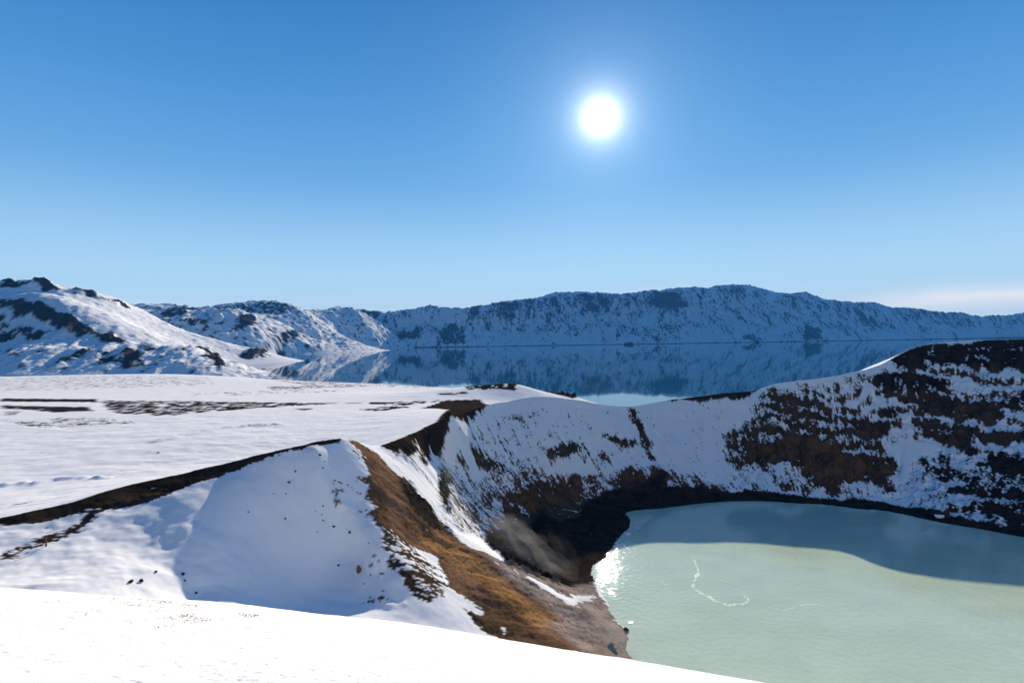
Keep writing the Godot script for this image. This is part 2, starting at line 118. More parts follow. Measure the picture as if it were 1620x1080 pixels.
const WALL_SHORE := [Vector2(-1273,3471),Vector2(-1043,3476),Vector2(-813,3480),Vector2(-584,3499),Vector2(-355,3545),Vector2(-120,3592),Vector2(121,3640),Vector2(369,3690),Vector2(623,3741),Vector2(888,3805),Vector2(1168,3893),Vector2(1461,3985),Vector2(1768,4081),Vector2(2091,4182),Vector2(2430,4289),Vector2(2787,4401),Vector2(3163,4518),Vector2(3563,4648),Vector2(3995,4794),Vector2(4455,4950),Vector2(4946,5116),Vector2(5471,5294)]
const WALL_CREST := [Vector3(-1479,3925,283),Vector3(-1336,3888,279),Vector3(-1096,3880,272),Vector3(-969,3851,252),Vector3(-851,3844,245),Vector3(-708,3876,262),Vector3(-566,3941,288),Vector3(-448,3944,276),Vector3(-326,3950,266),Vector3(-176,4022,294),Vector3(-69,4079,319),Vector3(87,4141,341),Vector3(170,4164,347),Vector3(336,4270,397),Vector3(507,4308,403),Vector3(658,4327,398),Vector3(842,4335,382),Vector3(969,4387,399),Vector3(1088,4453,423),Vector3(1171,4469,418),Vector3(1265,4521,436),Vector3(1496,4612,457),Vector3(1589,4615,440),Vector3(1665,4669,465),Vector3(1860,4743,480),Vector3(2008,4782,479),Vector3(2165,4755,427),Vector3(2339,4766,399),Vector3(2493,4839,422),Vector3(2638,4791,354),Vector3(2933,4839,325),Vector3(3125,4895,326),Vector3(3266,4879,280),Vector3(3416,4923,281),Vector3(3750,4975,241),Vector3(4202,5068,194),Vector3(4488,5170,203),Vector3(4730,5279,231),Vector3(5140,5440,257),Vector3(6029,5710,240)]
const WALL_PATCHES := [
	[0.68,"W",[-770.5,75.0,-659.6,233.0,-579.2,231.3,-597.4,89.0]],
	[0.63,"W",[-456.7,220.9,-315.5,249.4,-299.3,32.6,-474.4,35.8]],
	[0.48,"W",[428.9,548.2,815.9,518.0,686.7,353.9,500.2,359.4]],
	[0.63,"W",[1084.7,554.7,1251.0,570.2,1358.1,404.9,1177.7,336.9,1040.5,394.2]],
	[0.68,"W",[2157.9,18.7,2296.4,196.0,2423.5,163.2,2329.7,21.8]],
	[0.58,"W",[1574.0,27.5,1737.3,97.3,1884.4,19.1]],
	[0.38,"W",[2509.6,292.8,3084.0,208.8,3188.6,101.2,2897.9,139.0]],
	[0.33,"W",[-304.5,396.7,330.5,521.7,408.3,363.7,216.4,217.2,-208.0,185.1]],
	[0.23,"W",[-1145.6,353.0,-804.0,339.1,-822.3,225.6,-1111.6,234.8]],
]

const BOULDER_WORDS := [
	[0.55, "dark rock at the top of the narrow snow rib below the crest"], [0.45, "dark stone on the upper part of the narrow snow rib"], [0.40, "dark stone in the shaded snow, midway between rib and brown slope"],
	[0.40, "dark stone in the shaded snow close to the brown slope's edge"], [0.35, "small dark stone just left of the one midway between rib and brown slope"], [0.30, "small dark stone at the brown slope's edge just under the crest"],
	[0.40, "dark stone at the right foot of the upper snow rib"], [0.30, "small dark stone above the one close to the brown slope's edge"], [0.60, "large dark stone in the shade left of the snow rib's gap"],
	[0.50, "dark stone on the snow below the rib's gap, above the upright boulder"], [0.45, "lone dark stone in the deep shade left of the upright boulder"], [0.35, "dark stone on the lower sunlit rib, right of the upright boulder"],
	[0.35, "topmost of the three small stones left of the rib's rocky gap"], [0.32, "middle one of the three small stones left of the rib's rocky gap"], [0.35, "lowest of the three small stones left of the rib's rocky gap"],
	[0.28, "tiny stone in the shade below the three stones left of the rib"], [0.32, "small stone in the sunlit snow just below the upright boulder"], [0.30, "small stone right beside the upright boulder"],
	[0.28, "tiny stone farther left of the three stones beside the rib"], [0.45, "highest stone in the big shadow, under the bare crest"], [0.50, "widest stone high in the big shadow, below the highest one"],
	[0.32, "left one of a pair of small stones in the big shadow's upper part"], [0.32, "right one of a pair of small stones in the big shadow's upper part"], [0.40, "lone stone near the left edge of the big shadow"],
	[0.35, "lone stone in the middle of the big shadow"], [0.60, "upright dark stone left of the big shadow's lower corner"], [0.75, "largest dark rock of the cluster above the near snow edge"],
	[0.65, "right-hand dark rock of the cluster above the near snow edge"], [0.45, "dark rock with a snowy cap between the cluster and the upright stone"], [0.40, "small dark stone at the near snow edge under the big shadow's corner"],
	[0.35, "small dark stone just below the upright stone at the slope's foot"], [0.70, "lone dark stone out on the wide white plain beyond the crest"]]
const GRASS_WORDS := [
	[150, 0.42, "sparse straw tips in a wide low patch, leftmost in the near snow"], [170, 0.34, "straw tips in the upper middle of the near snow's rough patch"], [160, 0.32, "straw tips just right of the rough patch's middle, near the snow crest"],
	[220, 0.20, "densest tan grass tuft, lowest in the near snow"], [130, 0.16, "small tan grass tuft at the right end of the rough patch"]]

const EYE := Vector3(0, 60, 0)
const TO_SUN := Vector3(0.14764, 0.35626, -0.92265)
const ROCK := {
	"K": Color(0.026, 0.018, 0.013), "D": Color(0.060, 0.037, 0.023), "F": Color(0.060, 0.037, 0.023), "B": Color(0.190, 0.108, 0.062), "U": Color(0.095, 0.058, 0.032),
	"O": Color(0.330, 0.172, 0.070), "G": Color(0.270, 0.215, 0.180), "R": Color(0.100, 0.054, 0.030), "E": Color(0.060, 0.055, 0.032),
	"P": Color(0.034, 0.023, 0.017), "T": Color(0.038, 0.025, 0.017), "M": Color(0.050, 0.040, 0.040), "W": Color(0.045, 0.042, 0.046)}
const SNOW := Color(0.88, 0.88, 0.89)

class Field:
	var x0: float
	var d0: float
	var step: float
	var nx: int
	var nd: int
	var a: PackedFloat32Array
	func _init(ax0: float, ax1: float, ad0: float, ad1: float, s: float) -> void:
		x0 = ax0
		d0 = ad0
		step = s
		nx = int(ceil((ax1 - ax0) / s)) + 1
		nd = int(ceil((ad1 - ad0) / s)) + 1
		a.resize(nx * nd)
	func at(x: float, d: float) -> float:
		var fx := clampf((x - x0) / step, 0.0, nx - 1.001)
		var fd := clampf((d - d0) / step, 0.0, nd - 1.001)
		var i := int(fx)
		var j := int(fd)
		fx -= i
		fd -= j
		var k := j * nx + i
		return lerpf(lerpf(a[k], a[k + 1], fx), lerpf(a[k + nx], a[k + nx + 1], fx), fd)
	func smooth_at(x: float, d: float) -> float:   # cubic
		var fx := clampf((x - x0) / step, 1.0, nx - 2.001)
		var fd := clampf((d - d0) / step, 1.0, nd - 2.001)
		var i := int(fx)
		var j := int(fd)
		fx -= i
		fd -= j
		var k := (j - 1) * nx + i
		var p0 := cubic_interpolate(a[k], a[k + 1], a[k - 1], a[k + 2], fx)
		k += nx
		var p1 := cubic_interpolate(a[k], a[k + 1], a[k - 1], a[k + 2], fx)
		k += nx
		var p2 := cubic_interpolate(a[k], a[k + 1], a[k - 1], a[k + 2], fx)
		k += nx
		var p3 := cubic_interpolate(a[k], a[k + 1], a[k - 1], a[k + 2], fx)
		return cubic_interpolate(p1, p2, p0, p3, fd)
	func blur(times: int) -> void:
		for n in times:
			var b := a.duplicate()
			for j in range(1, nd - 1):
				for i in range(1, nx - 1):
					var k := j * nx + i
					b[k] = (a[k] * 2.0 + a[k - 1] + a[k + 1] + a[k - nx] + a[k + nx]) / 6.0
			a = b

class Spline:   # thin-plate spline through scattered heights
	var p: PackedVector2Array
	var w: PackedFloat64Array
	func _init(points: Array) -> void:
		var n := points.size()
		var m := []
		for q in points:
			p.append(Vector2(q.x, q.y) / 100.0)
		for i in n + 3:
			var row := PackedFloat64Array()
			row.resize(n + 4)
			m.append(row)
		for i in n:
			for j in n:
				var r2 := p[i].distance_squared_to(p[j])
				m[i][j] = 0.5 * r2 * log(r2) if r2 > 0.0 else 1e-4
			m[i][n] = 1.0
			m[i][n + 1] = p[i].x
			m[i][n + 2] = p[i].y
			m[n][i] = 1.0
			m[n + 1][i] = p[i].x
			m[n + 2][i] = p[i].y
			m[i][n + 3] = points[i].z
		var size := n + 3
		for c in size:
			var best := c
			for r in range(c + 1, size):
				if absf(m[r][c]) > absf(m[best][c]):
					best = r
			var t: PackedFloat64Array = m[c]
			m[c] = m[best]
			m[best] = t
			var top: PackedFloat64Array = m[c]
			for r in range(c + 1, size):
				var row: PackedFloat64Array = m[r]
				var f := row[c] / top[c]
				if f != 0.0:
					for k in range(c, size + 1):
						row[k] -= f * top[k]
					m[r] = row
		w.resize(size)
		for c in range(size - 1, -1, -1):
			var row: PackedFloat64Array = m[c]
			var s := row[size]
			for k in range(c + 1, size):
				s -= row[k] * w[k]
			w[c] = s / row[c]
	func at(x: float, d: float) -> float:
		var qx := x * 0.01
		var qd := d * 0.01
		var n := p.size()
		var s := w[n] + w[n + 1] * qx + w[n + 2] * qd
		for i in n:
			var ex := qx - p[i].x
			var ed := qd - p[i].y
			var r2 := ex * ex + ed * ed
			if r2 > 1e-9:
				s += w[i] * 0.5 * r2 * log(r2)
		return s
	func fill(f: Field) -> Field:
		for j in f.nd:
			for i in f.nx:
				f.a[j * f.nx + i] = at(f.x0 + i * f.step, f.d0 + j * f.step)
		return f

class Cover:   # where rock lies bare, and its colour, painted as world polygons
	var c: Field
	var r: Field
	var g: Field
	var b: Field
	var rough: Field
	func _init(ax0: float, ax1: float, ad0: float, ad1: float, s: float, base: Color, share: float, patches: Array, colors: Dictionary, soft: int) -> void:
		c = Field.new(ax0, ax1, ad0, ad1, s)
		r = Field.new(ax0, ax1, ad0, ad1, s)
		g = Field.new(ax0, ax1, ad0, ad1, s)
		b = Field.new(ax0, ax1, ad0, ad1, s)
		rough = Field.new(ax0, ax1, ad0, ad1, s)
		c.a.fill(share)
		r.a.fill(base.r)
		g.a.fill(base.g)
		b.a.fill(base.b)
		for patch in patches:
			var flat: Array = patch[2]
			var poly := PackedVector2Array()
			var lo := Vector2(1e9, 1e9)
			var hi := -lo
			for k in range(0, flat.size(), 2):
				var q := Vector2(flat[k], flat[k + 1])
				poly.append(q)
				lo = lo.min(q)
				hi = hi.max(q)
			var col: Color = colors[patch[1]]
			for j in range(maxi(0, int((lo.y - ad0) / s)), mini(c.nd, int((hi.y - ad0) / s) + 2)):
				for i in range(maxi(0, int((lo.x - ax0) / s)), mini(c.nx, int((hi.x - ax0) / s) + 2)):
					if Geometry2D.is_point_in_polygon(Vector2(ax0 + i * s, ad0 + j * s), poly):
						var k := j * c.nx + i
						c.a[k] = patch[0]
						r.a[k] = col.r
						g.a[k] = col.g
						b.a[k] = col.b
						rough.a[k] = patch[0] * (0.22 if patch[1] in ["B", "O", "G", "U", "T", "P", "F"] else 1.0)
		for f in [c, r, g, b, rough]:
			f.blur(soft)

var outer_h: Field
var inner_h: Field
var rim_side: Field
var left_h: Field
var near_cover: Cover
var left_cover: Cover
var wall_cover: Cover
var snow_rib: PackedVector2Array
var wall_rib: PackedVector2Array
var snow_bank: PackedVector2Array
var snow_step: PackedVector2Array
var n_big := noise(11, 0.018, 3)
var n_blotch := noise(12, 0.16, 4)
var n_fine := noise(13, 1.1, 3)
var n_streak := noise(14, 1.0, 3)
var n_rock := noise(15, 0.22, 5, FastNoiseLite.FRACTAL_RIDGED)
var n_drift := noise(16, 0.06, 3)
var n_far := noise(17, 0.012, 5, FastNoiseLite.FRACTAL_RIDGED)
var rock_share := 0.0      # left behind by the last surface call
var rock_color := Color()

func noise(s: int, f: float, octaves: int, kind := FastNoiseLite.FRACTAL_FBM) -> FastNoiseLite:
	var n := FastNoiseLite.new()
	n.noise_type = FastNoiseLite.TYPE_SIMPLEX_SMOOTH
	n.seed = s
	n.frequency = f
	n.fractal_type = kind
	n.fractal_octaves = octaves
	return n

func line_distance(q: Vector2, line: PackedVector2Array) -> float:
	var best := 1e9
	for i in line.size() - 1:
		best = minf(best, q.distance_squared_to(Geometry2D.get_closest_point_to_segment(q, line[i], line[i + 1])))
	return sqrt(best)

func flat_line(points: Array) -> PackedVector2Array:
	var out := PackedVector2Array()
	for q in points:
		out.append(Vector2(q.x, q.y))
	return out

func rim_curve() -> PackedVector2Array:
	var src := flat_line(RIM_LINE)
	var out := PackedVector2Array()
	for i in src.size() - 1:
		for k in 6:
			out.append(src[i].cubic_interpolate(src[i + 1], src[maxi(i - 1, 0)], src[mini(i + 2, src.size() - 1)], k / 6.0))
	out.append(src[-1])
	return out

func make_rim_side() -> Field:
	# signed distance to the rim line within 9 m (negative inside the crater)
	var f := Field.new(-160, 260, -45, 275, 0.75)
	var rim := rim_curve()
	f.a.fill(81.0)
	for s in rim.size() - 1:
		var a := rim[s]
		var b := rim[s + 1]
		for j in range(maxi(0, int((minf(a.y, b.y) - 9 - f.d0) / f.step)), mini(f.nd, int((maxf(a.y, b.y) + 9 - f.d0) / f.step))):
			for i in range(maxi(0, int((minf(a.x, b.x) - 9 - f.x0) / f.step)), mini(f.nx, int((maxf(a.x, b.x) + 9 - f.x0) / f.step))):
				var q := Vector2(f.x0 + i * f.step, f.d0 + j * f.step)
				var k := j * f.nx + i
				f.a[k] = minf(f.a[k], q.distance_squared_to(Geometry2D.get_closest_point_to_segment(q, a, b)))
	var poly := rim.duplicate()
	for q in RIM_CLOSE:
		poly.append(q)
	var sides := PackedFloat32Array()
	sides.resize(f.a.size())
	for j in f.nd:
		for i in f.nx:
			sides[j * f.nx + i] = -1.0 if Geometry2D.is_point_in_polygon(Vector2(f.x0 + i * f.step + 0.0031, f.d0 + j * f.step + 0.0073), poly) else 1.0
	for j in f.nd:
		for i in f.nx:
			var k := j * f.nx + i
			var side := sides[k]
			if f.a[k] > 9.0 and i > 0 and i < f.nx - 1 and j > 0 and j < f.nd - 1:   # away from the line no cell stands alone
				var vote := sides[k - 1] + sides[k + 1] + sides[k - f.nx] + sides[k + f.nx]
				if vote * side < 0.0:
					side = -side
			f.a[k] = sqrt(f.a[k]) * side
	return f

func knoll(x: float, d: float) -> float:
	var e := maxf(d, 0.0)
	return 58.3 - 0.166 * d - 0.165 * x - 0.02 * (e * e + 0.3 * x * x)

func near_ground(x: float, d: float) -> float:
	rock_share = 0.0
	var hk := knoll(x, d)
	var side := 9.0
	var h: float
	if x > -158 and x < 258 and d < 273:
		side = rim_side.at(x, d)
	if side > 1.2:
		h = outer_h.smooth_at(x, d)
	elif side < -1.2:
		h = inner_h.smooth_at(x, d)
	else:
		var t := smoothstep(-1.2, 1.2, side)
		h = inner_h.smooth_at(x, d) * (1.0 - t) + outer_h.smooth_at(x, d) * t
	if hk > h:
		var b := n_drift.get_noise_2d(x * 6.0, d * 6.0)
		return hk + 0.03 * b + 0.010 * n_fine.get_noise_2d(x * 1.5, d * 2.5) + 0.09 * n_drift.get_noise_2d(x * 1.6, d * 2.6 + 50.0)
	var q := Vector2(x, d)
	if side < 0.0:
		if x > -62 and x < -12 and d > 85 and d < 132:
			h += 1.1 * maxf(0.0, 1.0 - line_distance(q, snow_rib) / 3.2)
		elif x > -36 and x < 12 and d > 165 and d < 200:
			h += 2.2 * maxf(0.0, 1.0 - line_distance(q, wall_rib) / 6.0)
	elif x < -60 and x > -170 and d > 118 and d < 240:
		var bank := minf(line_distance(q, snow_bank) / 4.0, line_distance(q, snow_step) / 2.2)
		h += 0.8 * maxf(0.0, 1.0 - bank) * (0.8 + 0.8 * n_drift.get_noise_2d(x * 3.0, d * 3.0))
	var c := near_cover.c.at(x, d)
	var along := 0.0
	var r := 0.0
	var ang := 0.0
	if side < 9.0:
		ang = atan2(d - 140.0, x - 92.0)
		r = Vector2(x - 92.0, d - 140.0).length()
		along = 0.65 * n_streak.get_noise_2d(ang * 85.0, r * 0.10) + 0.55 * n_streak.get_noise_2d(ang * 32.0 + 40.0, r * 0.04)
	else:
		along = n_streak.get_noise_2d(x * 0.06, d * 0.35)
	var blotch := n_blotch.get_noise_2d(x, d)
	var fine := n_fine.get_noise_2d(x, d)
	var ledge := 0.0
	if side < -1.0 and h > 1.0 and c > 0.04:
		# layered rock: shallow treads that hold snow, steep risers that do not
		var amt := (0.75 * smoothstep(85.0, 125.0, x) + 0.35) * smoothstep(148.0, 168.0, d) * smoothstep(-1.0, -6.0, side) * smoothstep(0.05, 0.3, c)
		if amt > 0.0:
			var phase := h / 5.5 + 1.5 * n_drift.get_noise_2d(x * 0.35, d * 0.35) + 0.35 * blotch
			var fr := phase - floorf(phase)
			var saw := fr * 0.5 if fr < 0.62 else 0.31 + (fr - 0.62) / 0.38 * 0.69
			h += (saw - fr) * 4.2 * amt
			ledge = amt * (0.42 * smoothstep(0.55, 0.68, fr) * smoothstep(1.0, 0.94, fr) - 0.16)
	var field := (c - 0.5) * 1.5 + 0.38 * blotch + 0.62 * along + 0.42 * fine + ledge
	rock_share = smoothstep(-0.05, 0.05, field)
	# the ground itself: rough where rock shows, drifted where snow lies
	var rough := smoothstep(0.1, 0.9, near_cover.rough.at(x, d))
	var ridged := n_rock.get_noise_2d(x, d)
	if side < 0.0:
		var wall := smoothstep(0.0, -7.0, side) * smoothstep(0.3, 5.0, h)
		var bare := smoothstep(0.6, 0.95, c) * (1.0 - rough)
		h += wall * bare * (0.55 * n_streak.get_noise_2d(ang * 16.0, r * 0.05) + 0.10 * fine + 0.10 * n_rock.get_noise_2d(x * 1.3, d * 1.3))
		h += wall * (rough * (1.7 * ridged + 0.6 * along + 1.2 * n_blotch.get_noise_2d(x * 0.5 + 30.0, d * 1.1)) + 0.9 * n_streak.get_noise_2d(ang * 12.0, r * 0.02) * smoothstep(140.0, 165.0, d))
	else:
		h += rough * 0.25 * ridged
	h += 0.10 * n_drift.get_noise_2d(x * 2.0, d * 2.0) + (1.0 - rough) * (0.28 * n_drift.get_noise_2d(x * 0.8 + 90.0, d * 1.4) + 0.05 * n_drift.get_noise_2d(x * 7.0 + 20.0, d * 11.0))
	if side < 0.0 and x < -40.0 and d < 106.0:
		h += 0.22 * n_drift.get_noise_2d(x * 3.2 + 7.0, d * 3.2) * smoothstep(-40.0, -48.0, x) * smoothstep(106.0, 98.0, d)
	h += rock_share * (-0.07 + 0.10 * fine)
	var smooth_rock := 1.0 - rough
	var v := maxf(0.25, 1.0 + (0.7 - 0.2 * smooth_rock) * blotch + (0.6 - 0.35 * smooth_rock) * along + 0.45 * fine)
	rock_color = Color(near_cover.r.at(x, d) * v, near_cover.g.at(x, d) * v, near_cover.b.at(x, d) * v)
	return h

func left_ground(x: float, d: float) -> float:
	var h := left_h.smooth_at(x, d)
	var c := left_cover.c.at(x, d)
	var up := smoothstep(10.0, 40.0, h)
	var hum := smoothstep(740.0, 790.0, d) * (1.0 - smoothstep(900.0, 1000.0, d))
	h -= maxf(0.0, 745.0 - d) * 0.25
	h += hum * (5.0 * n_far.get_noise_2d(x * 1.2 + d * 0.5, d * 0.5 - x * 0.4) + 1.6 * n_far.get_noise_2d(x * 5.0, d * 4.0))
	var away := smoothstep(1400.0, 1900.0, d)
	h += up * away * (16.0 * n_far.get_noise_2d(x * 0.5 + 200.0, d * 0.35) + 5.0 * n_far.get_noise_2d(x * 1.6, d * 1.6))
	c += 0.16 * away + 0.12 * hum
	h += up * (3.0 + 9.0 * smoothstep(0.2, 0.8, c)) * n_far.get_noise_2d(x * 1.5, d * 0.8)
	h += up * 1.2 * n_blotch.get_noise_2d(x * 0.35, d * 0.35) * (0.6 + 2.0 * c)
	var field := (c - 0.5) * 1.5 + 0.6 * n_blotch.get_noise_2d(x * 0.22, d * 0.15) + 0.5 * n_streak.get_noise_2d(x * 0.05, d * 0.03) + 0.35 * n_fine.get_noise_2d(x * 0.12, d * 0.12)
	rock_share = smoothstep(-0.05, 0.05, field)
	var v := 1.0 + 0.6 * n_blotch.get_noise_2d(x * 0.3, d * 0.3)
	rock_color = Color(left_cover.r.at(x, d) * v, left_cover.g.at(x, d) * v, left_cover.b.at(x, d) * v)
	return h

func along_x(points: Array, x: float) -> Vector2:   # piecewise curve: (y, z) at x
	var i := 0
	while i < points.size() - 2 and points[i + 1].x < x:
		i += 1
	var a = points[i]
	var b = points[i + 1]
	var t := clampf((x - a.x) / (b.x - a.x), 0.0, 1.0)
	if a is Vector3:
		return Vector2(lerpf(a.y, b.y, t), lerpf(a.z, b.z, t))
	return Vector2(lerpf(a.y, b.y, t), 0.0)

func wall_ground(x: float, t: float, shore: float, crest: Vector2) -> float:
	var e := t / (crest.x - shore)
	var f := 0.72 * e + 0.28 * pow(e, 2.6) if e > 0.0 and e < 1.0 else (e if e <= 0.0 else 1.0 - 0.12 * (e - 1.0))
	# the low shelf before the hills at the right
	var shelf := smoothstep(3500.0, 4200.0, x)
	if shelf > 0.0:
		var g := 0.30 * smoothstep(0.0, 0.12, e) + 0.25 * clampf((e - 0.1) / 0.6, 0.0, 1.0) + 0.45 * smoothstep(0.7, 1.0, e) if e < 1.0 else f
		f = lerpf(f, g, shelf)
	var h := 10.0 + (crest.y - 10.0) * f
	var mid := clampf(e * (1.03 - e) * 4.0, 0.0, 1.0) if e > 0.0 else 0.0
	var foot := clampf(e * 8.0, 0.0, 1.0)
	var warp := 40.0 * n_big.get_noise_2d(x * 0.6 + 300.0, t * 0.5)
	var gully := n_far.get_noise_2d((x + warp) * 0.42, t * 0.10)           # buttresses and ravines
	var flute := n_far.get_noise_2d((x + warp) * 1.5 + 70.0, t * 0.26)
	var broad := n_big.get_noise_2d(x * 0.16, t * 0.16)
	h += mid * (34.0 * gully + 11.0 * flute + 34.0 * broad)
	h += foot * (4.0 * n_far.get_noise_2d(x * 3.0 + 40.0, t * 1.8) + 8.0 * smoothstep(0.75, 1.0, e) * n_far.get_noise_2d(x * 1.3 + 11.0, t * 0.2))
	# the cliffs: a broken step below the top, its foot wandering along the wall
	var brink := 0.60 + 0.30 * n_big.get_noise_2d(x * 0.22 + 50.0, 7.0) + 0.10 * n_far.get_noise_2d(x * 0.9, 3.0)
	var cliff := smoothstep(brink - 0.03, brink + 0.08, e) * smoothstep(1.02, 0.85, e)
	h += 26.0 * cliff * foot
	var c := wall_cover.c.at(x, t) + 0.07 * cliff + 0.16 * broad - 0.10 * smoothstep(0.4, 0.0, e) + (0.9 if t < 5.0 else 0.0)
	var field := (c - 0.5) * 1.5 + 0.30 * n_blotch.get_noise_2d(x * 0.05, t * 0.035) + 0.6 * n_streak.get_noise_2d((x + warp) * 0.045, t * 0.007) + 0.42 * n_fine.get_noise_2d(x * 0.06, t * 0.03) + 0.35 * gully + 0.3 * flute
	rock_share = smoothstep(-0.14, 0.14, field)
	var v := 1.0 + 0.5 * n_blotch.get_noise_2d(x * 0.1, t * 0.1)
	rock_color = Color(ROCK.W.r * v, ROCK.W.g * v, ROCK.W.b * v)
	return h

func snow_color(x: float, d: float) -> Color:
	var k := 1.0 + 0.03 * n_drift.get_noise_2d(x * 3.0, d * 3.0)
	return Color(SNOW.r * k, SNOW.g * k, SNOW.b * k)

# One sheet of ground: heights, colours and normals on a regular grid with a skirt round its edge.
func sheet(called: String, x0: float, x1: float, sx: float, d0: float, d1: float, sd: float, kind: String, mat: Material, sink := Rect2()) -> void:
	var nx := int(round((x1 - x0) / sx)) + 1
	var nd := int(round((d1 - d0) / sd)) + 1
	sx = (x1 - x0) / (nx - 1)
	sd = (d1 - d0) / (nd - 1)
	var v := PackedVector3Array()
	var col := PackedColorArray()
	v.resize(nx * nd)
	col.resize(nx * nd)
	var shores := PackedFloat32Array()
	var crests := PackedVector2Array()
	if kind == "wall":
		for i in nx:
			shores.append(along_x(WALL_SHORE, x0 + i * sx).x)
			crests.append(along_x(WALL_CREST, x0 + i * sx))
	for j in nd:
		var d := d0 + j * sd
		for i in nx:
			var x := x0 + i * sx
			var h: float
			var dd := d
			if kind == "near":
				h = near_ground(x, d)
			elif kind == "left":
				h = left_ground(x, d)
			else:
				h = wall_ground(x, d, shores[i], crests[i])
				dd = d + shores[i]
			if sink.has_point(Vector2(x, d)):
				h -= 0.5
			var k := j * nx + i
			v[k] = Vector3(x, h, -dd)
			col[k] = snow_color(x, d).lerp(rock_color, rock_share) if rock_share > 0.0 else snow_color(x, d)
	var nrm := PackedVector3Array()
	nrm.resize(nx * nd)
	for j in nd:
		var ja := maxi(j - 1, 0) * nx
		var jb := mini(j + 1, nd - 1) * nx
		for i in nx:
			var e := v[j * nx + mini(i + 1, nx - 1)] - v[j * nx + maxi(i - 1, 0)]
			var f := v[jb + i] - v[ja + i]
			nrm[j * nx + i] = e.cross(f).normalized()
	var idx := PackedInt32Array()
	idx.resize((nx - 1) * (nd - 1) * 6)
	var n := 0
	for j in nd - 1:
		for i in nx - 1:
			var a := j * nx + i
			var b := a + nx
			if absf(v[a].y - v[b + 1].y) < absf(v[a + 1].y - v[b].y):
				idx[n] = a
				idx[n + 1] = b
				idx[n + 2] = b + 1
				idx[n + 3] = a
				idx[n + 4] = b + 1
				idx[n + 5] = a + 1
			else:
				idx[n] = a
				idx[n + 1] = b
				idx[n + 2] = a + 1
				idx[n + 3] = a + 1
				idx[n + 4] = b
				idx[n + 5] = b + 1
			n += 6
	var ring := PackedInt32Array()
	for i in nx:
		ring.append(i)
	for j in range(1, nd):
		ring.append(j * nx + nx - 1)
	for i in range(nx - 2, -1, -1):
		ring.append((nd - 1) * nx + i)
	for j in range(nd - 2, 0, -1):
		ring.append(j * nx)
	var deep := 1.5 if kind == "near" else 12.0
	var first := v.size()
	for k in ring:
		v.append(v[k] - Vector3(0, deep, 0))
		col.append(col[k])
		nrm.append(nrm[k])
	for k in ring.size():
		var k2 := (k + 1) % ring.size()
		idx.append_array([ring[k], first + k, ring[k2], ring[k2], first + k, first + k2])
	var arrays := []
	arrays.resize(Mesh.ARRAY_MAX)
	arrays[Mesh.ARRAY_VERTEX] = v
	arrays[Mesh.ARRAY_NORMAL] = nrm
	arrays[Mesh.ARRAY_COLOR] = col
	arrays[Mesh.ARRAY_INDEX] = idx
	var mesh := ArrayMesh.new()
	mesh.add_surface_from_arrays(Mesh.PRIMITIVE_TRIANGLES, arrays)
	mesh.surface_set_material(0, mat)
	setting(called, mesh)
	print(called, " ", v.size(), " at ", Time.get_ticks_msec())

func setting(called: String, mesh: Mesh) -> MeshInstance3D:
	var o := MeshInstance3D.new()
	o.name = called
	o.mesh = mesh
	o.set_meta("kind", "structure")
	add_child(o, true)
	return o

func tag(o: Node3D, label: String, category: String, group := "") -> void:
	o.set_meta("label", label)
	o.set_meta("category", category)
	if group:
		o.set_meta("group", group)

func bump_texture(s: int, f: float, octaves: int, strength: float, size := 512) -> NoiseTexture2D:
	var t := NoiseTexture2D.new()
	t.width = size
	t.height = size
	t.seamless = true
	t.noise = noise(s, f, octaves)
	t.as_normal_map = true
	t.bump_strength = strength
	return t

func ground_material(tile: float, strength: float, s: int) -> StandardMaterial3D:
	var m := StandardMaterial3D.new()
	m.vertex_color_use_as_albedo = true
	m.roughness = 0.95
	m.metallic_specular = 0.0
	m.normal_enabled = true
	m.normal_texture = bump_texture(s, 0.02, 5, 8.0)
	m.normal_scale = strength
	m.uv1_triplanar = true
	m.uv1_world_triplanar = true
	m.uv1_scale = Vector3.ONE / tile
	return m

